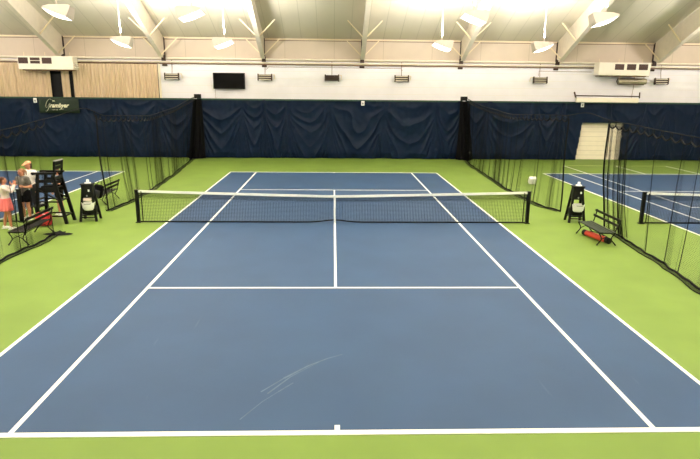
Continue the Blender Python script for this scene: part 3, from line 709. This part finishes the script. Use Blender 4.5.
def person(label, loc, rz, H, J, top, topm, sleeve, bottom, botm, skin, hair, cap=None, ponytail=False, slim=1.0, shoe='white'):
    """local frame: x right, facing -y, z up; J overrides joints for a 1.7 m figure"""
    t = thing('person', label, 'person', loc, rz, None)
    k = H/1.70
    D = dict(hipL=(-.09,0,.90), hipR=(.09,0,.90), kneeL=(-.10,-.01,.49), kneeR=(.10,-.01,.49), ankL=(-.11,.02,.09), ankR=(.11,.02,.09),
             pel=(0,0,.95), waist=(0,-.01,1.08), chest=(0,0,1.27), neck=(0,.01,1.43), head=(0,-.015,1.585),
             shL=(-.17,0,1.37), shR=(.17,0,1.37), elL=(-.24,.02,1.10), elR=(.24,.02,1.10), wrL=(-.25,-.10,.87), wrR=(.25,-.10,.87),
             hdL=(0,0,-1), hdR=(0,0,-1), look=(0,-1,0))
    D.update(J); V = {a: Vector(b)*k if a not in ('hdL','hdR','look') else Vector(b).normalized() for a, b in D.items()}
    s = slim*k; b = MB()
    b.cap(V['pel'], V['waist'], .115*s, .105*s); b.ell(V['pel']-Vector((0,0,.03*k)), (.155*s,.11*s,.11*s))
    b.cap(V['waist'], V['chest'], .10*s, .115*s); b.ell(V['chest'], (.155*s,.105*s,.16*s))
    b.cap(V['shL'], V['shR'], .058*s, .058*s); b.cap(V['chest'], V['neck'], .09*s, .05*s)
    b.cap(V['neck'], V['head']-Vector((0,0,.06*k)), .048*s, .047*k)
    for S in 'LR':
        b.cap(V['hip'+S], V['knee'+S], .082*s, .052*s); kn, an = V['knee'+S], V['ank'+S]
        b.cap(kn, kn.lerp(an,.35)+Vector((0,.012*k,0)), .050*s, .052*s); b.cap(kn.lerp(an,.35)+Vector((0,.012*k,0)), an, .052*s, .032*s)
        b.cap(an, an+Vector((0,.02*k,-.05*k)), .032*k, .034*k); b.cap(an+Vector((0,.03*k,-.05*k)), an+Vector((0,-.13*k,-.062*k)), .034*k, .026*k)
        sh, el, wr = V['sh'+S], V['el'+S], V['wr'+S]
        b.cap(sh, el, .050*s, .036*s); b.cap(el, el.lerp(wr,.3), .037*s, .038*s); b.cap(el.lerp(wr,.3), wr, .038*s, .023*s)
        # hand: palm, four unequal curled fingers, thumb from the side
        d = V['hd'+S]; sg = -1 if S == 'L' else 1
        side_ = d.cross(Vector((sg,0,0))); 
        if side_.length < .2: side_ = d.cross(Vector((0,1,0)))
        side_.normalize(); pn = side_.cross(d).normalized()
        pc = wr + d*.05*k
        b.cap(wr, wr+d*.07*k, .022*k, .022*k); 
        for q in (-1, 0, 1): b.cap(wr+d*.02*k+side_*q*.012*k, wr+d*.085*k+side_*q*.024*k, .015*k, .013*k)
        for q, ln in zip((-1.5,-.5,.5,1.5), (.062,.078,.072,.056)):
            r0 = wr+d*.085*k+side_*q*.021*k; m1 = r0+(d*.8-pn*.35)*ln*.5*k+side_*q*.003*k; m2 = m1+(d*.5-pn*.8)*ln*.5*k
            b.cap(r0, m1, .0095*k, .009*k); b.cap(m1, m2, .009*k, .008*k)
        th = wr+d*.03*k-side_*.024*k; b.cap(th, th+(d*.6-side_*.8)*.035*k, .013*k, .011*k); b.cap(th+(d*.6-side_*.8)*.035*k, th+(d*.9-side_*.7-pn*.3)*.06*k, .011*k, .009*k)
    # head with brow, nose, chin, ears
    hc = V['head']; lk = V['look']; ang = math.atan2(lk.x, -lk.y); R = Matrix.Rotation(ang, 3, 'Z') @ Matrix.Rotation(-lk.z*.8, 3, 'X')
    P = lambda x, y, z: hc + R @ (Vector((x,y,z))*k)
    b.ell(P(0,.008,.025), (.074*k,.092*k,.085*k), R); b.ell(P(0,-.02,-.035), (.058*k,.068*k,.072*k), R); b.ell(P(0,-.062,-.082), (.026*k,.022*k,.02*k), R)
    b.cap(P(0,-.086,.012), P(0,-.106,-.022), .011*k, .015*k); b.cap(P(-.035,-.078,.025), P(.035,-.078,.025), .013*k, .013*k)
    for sg in (-1,1): b.ell(P(sg*.076,.005,-.012), (.012*k,.022*k,.032*k), R); b.ell(P(sg*.038,-.06,-.02), (.022*k,.02*k,.022*k), R)
    remesh(b, .0085, 'body', skin, t, 3)
    for sg in (-1,1): MB().ell(P(sg*.03,-.083,.004), (.012*k,.007*k,.007*k), R).build('eye', M['eye'], t, smooth='all')
    MB().ell(P(0,-.086,-.052), (.024*k,.010*k,.007*k), R).build('mouth', M['lip'], t, smooth='all')
    h = MB().ell(P(0,.022,.042), (.083*k,.092*k,.082*k), R); h.ell(P(0,.055,-.01), (.07*k,.055*k,.085*k), R); h.ell(P(0,.06,-.07), (.055*k,.04*k,.06*k), R)
    if ponytail: h.cap(P(0,.10,.05), P(0,.16,.0), .028*k, .03*k); h.cap(P(0,.16,.0), P(0,.15,-.13), .03*k, .012*k)
    remesh(h, .009, 'hair', hair, t, 3)
    if cap:
        c = MB().ell(P(0,.012,.062), (.092*k,.104*k,.072*k), R); c.cap(P(-.05,-.09,.055), P(.05,-.09,.055), .022*k, .022*k); c.ell(P(0,-.125,.045), (.075*k,.065*k,.013*k), R)
        remesh(c, .009, 'cap', cap, t, 2)
    # shirt
    c = MB(); g_ = .018*k
    c.cap(V['waist']-Vector((0,0,.13*k)), V['waist'], .135*s, .122*s); c.ell(V['pel']+Vector((0,0,.0)), (.165*s,.125*s,.09*s)); c.cap(V['waist'], V['chest'], .122*s, .13*s); c.ell(V['chest'], (.17*s,.125*s,.17*s))
    c.cap(V['shL'], V['shR'], .072*s, .072*s); c.cap(V['chest'], V['neck']-Vector((0,0,.05*k)), .10*s, .072*s)
    for S in 'LR':
        sh, el, wr = V['sh'+S], V['el'+S], V['wr'+S]
        if sleeve == 'long': c.cap(sh, el, .068*s, .052*s); c.cap(el, wr.lerp(el,.08), .052*s, .036*s)
        else: c.cap(sh, sh.lerp(el,.55), .068*s, .060*s)
    remesh(c, .012, top, topm, t, 3)
    # lower garment
    c = MB()
    if bottom == 'skirt':
        def fn(u, v):
            a = u*2*PI; r = (.16 + .07*(1-v))*s*1.05*(1 + .07*math.sin(a*14)*(1-v)); return Vector((r*math.cos(a), r*math.sin(a)*.85, (.62+.40*v)*k)) + Vector((V['pel'].x, V['pel'].y, 0))
        o = c.grid(fn, 112, 10).build('skirt', botm, t, smooth='all', fix=False); o.modifiers.new('t', 'SOLIDIFY').thickness = .008
    else:
        fr = .52 if bottom == 'shorts' else .97
        c.ell(V['pel']-Vector((0,0,.02*k)), (.172*s,.13*s,.12*s))
        for S in 'LR':
            hp, kn, an = V['hip'+S], V['knee'+S], V['ank'+S]
            if bottom == 'shorts': c.cap(hp, hp.lerp(kn,.55), .105*s, .09*s)
            else: c.cap(hp, kn, .102*s, .075*s); c.cap(kn, an+Vector((0,0,.0)), .075*s, .06*s)
        remesh(c, .012, bottom, botm, t, 3)
    for S in 'LR':
        an = V['ank'+S]; c = MB(); c.cap(an+Vector((0,.03*k,-.045*k)), an+Vector((0,-.12*k,-.055*k)), .044*k, .036*k); c.cap(an+Vector((0,.02*k,-.01*k)), an+Vector((0,.0,-.05*k)), .040*k, .042*k)
        sh_ = remesh(c, .010, 'shoe', M[shoe], t, 2)
        c = MB().rbox(tuple(an+Vector((0,-.045*k,-.082*k))), (.085*k,.27*k,.024*k), .01); c.build('sole', M['white'], sh_)
    return t
# woman in pale top and coral skirt, facing the pair, hands up at her face
person('person in pale long-sleeved top and coral skirt, hands raised, leftmost of the group', (-10.1,-.93,0), math.radians(115), 1.62,
       dict(elR=(.20,-.24,1.28), wrR=(.08,-.30,1.47), hdR=(-.5,-.1,.8), elL=(-.22,-.20,1.24), wrL=(-.06,-.32,1.43), hdL=(.5,0,.8), look=(.0,-1,.0), ankL=(-.12,-.08,.09), kneeL=(-.10,-.08,.49), ankR=(.12,.12,.09), kneeR=(.10,.03,.49)),
       'shirt', M['pinkish'], 'long', 'skirt', M['coral'], M['skin2'], M['hairb'], ponytail=False, slim=1.05)
person('person in grey patterned tee and black shorts, standing in the middle of the group', (-10.2,.36,0), math.radians(-12), 1.70,
       dict(elL=(-.28,-.02,1.16), wrL=(-.24,-.24,1.22), hdL=(.1,-.8,.5), elR=(.27,.02,1.10), wrR=(.20,-.20,1.14), hdR=(-.6,-.6,.3), look=(-.35,-1,-.1)),
       'shirt', M['greytee'], 'short', 'shorts', M['blackcloth'], M['skin'], M['hairr'], ponytail=True, slim=1.18)
person('person in white tee, peach cap and dark trousers, tallest at the back', (-10.28,.98,0), math.radians(-10), 1.86,
       dict(elR=(.25,.05,1.12), wrR=(.26,-.10,.90), look=(-.4,-1,-.25)),
       'shirt', M['tee'], 'short', 'trousers', M['navycloth'], M['skin'], M['hairg'], cap=M['capor'], slim=1.12)
person('person in grey-blue shirt half hidden behind the umpire chair', (-9.45,1.15,0), math.radians(-35), 1.62,
       dict(elR=(.30,-.08,1.14), wrR=(.33,-.26,1.22), hdR=(.0,-1,.2), look=(-.6,-1,-.3)),
       'shirt', M['bluecloth'], 'short', 'shorts', M['blackcloth'], M['skin'], M['hairb'], slim=1.05)

# ------------------------------------------------------------------ hanging lamps
def make_lamp():
    t = thing('hanging_lamp', 'lamp', 'lamp', (0,0,0), 0, 'white lamps hung from the roof')
    # hood: truncated pyramid, lens below
    pr_ = [(-.46,0),(-.47,.12),(-.44,.46),(-.34,.48),(.30,.20),(.46,.08),(.46,0)]
    vs = []
    for sy in (-1, 1): vs += [(x, sy*(.34-.22*z), z) for x, z in pr_]
    h = MB(); h.add(vs, [tuple(range(7))[::-1], tuple(range(7,14))] + [(q, (q+1) % 7, 7+(q+1) % 7, 7+q) for q in range(6)])
    h.build('hood', M['fixture'], t)
    def fn(u, v):
        x, y = -.44+.88*u, -.32+.64*v; return (x, y, -.10*math.sin(u*PI)**.6*math.sin(v*PI)**.6)
    MB().grid(fn, 16, 12).build('lens', M['lens'], t, smooth='all', fix=False)
    return t
lamp0 = make_lamp()
nm = {(-10.6,11.6):'lamp hanging over the tan drapes, lower of the leftmost pair', (-10.6,5.0):'lamp at top left beside the leftmost roof beam, nearest on that side',
      (-5.5,11.6):'lamp hanging above the television', (-5.5,5.0):'lamp near the top edge, upper left of the television',
      (5.4,11.6):'lamp hanging right of the middle, lower of its pair', (5.4,5.0):'lamp near the top edge overlapping the fifth roof beam',
      (10.6,11.6):'lamp hanging over the right part, lower of its pair', (10.6,5.0):'lamp at the top right before the sixth roof beam'}
ROWS = [(11.6,6.42),(5.0,6.98),(-1.6,7.9),(-8.2,7.55),(-14.8,6.9)]
first = True; rods = []
for yy, zz in ROWS:
    for xx in (-22.4, -10.6, -5.5, 0.0, 5.4, 10.6, 22.4):
        vis = (xx, yy) in nm
        if not vis and abs(xx) < .1: continue
        o = lamp0 if first else copy_tree(lamp0); first = False
        o.location = (xx, yy, zz)
        # each lamp is tipped toward the centre of its own court
        tilt = math.radians(20); right = (-8 < xx < 0) or (8 < xx < 15) or xx < -15
        o.rotation_euler = (math.radians(-8), -tilt, 0) if right else (math.radians(8), -tilt, PI)
        o['label'] = ('white lit '+nm[(xx, yy)]) if vis else 'white lamp hung from the roof outside the frame'
        rod = MB().tube([(xx, yy, zz+.3), (xx+.02, yy+.0, zz+.75), (xx, yy, zz+.9), (xx, yy, ceil_z(yy)-.03)], .028, 8)
        ro = rod.build('hanging_rod', M['fixture'], None, smooth=True)
        rods.append((ro, o))
        l = bpy.data.lights.new('uplight', 'AREA'); l.shape = 'RECTANGLE'; l.size = .8; l.size_y = .6; l.energy = UP*{11.6: .70, 5.0: 1.2, -1.6: 1.4, -8.2: 1.15, -14.8: .4}[yy]; l.color = WARM
        lo = bpy.data.objects.new('uplight', l); col.objects.link(lo); lo.location = (xx, yy, zz+.55); lo.rotation_euler = (PI, 0, 0)
        if yy > 10: lo.rotation_euler = (PI-.35, 0, 0)

for ro, o in rods:
    ro.parent = o; ro.matrix_parent_inverse = Matrix.LocRotScale(o.location, o.rotation_euler, None).inverted()
# ------------------------------------------------------------------ world and view
w = bpy.data.worlds.new('world'); sc.world = w; w.use_nodes = True
w.node_tree.nodes['Background'].inputs[0].default_value = (1,.95,.88,1); w.node_tree.nodes['Background'].inputs[1].default_value = .3
sc.view_settings.view_transform = 'Standard'; sc.view_settings.look = 'None'; sc.view_settings.gamma = 1; sc.view_settings.use_curve_mapping = False
sc.view_settings.exposure = 0.25
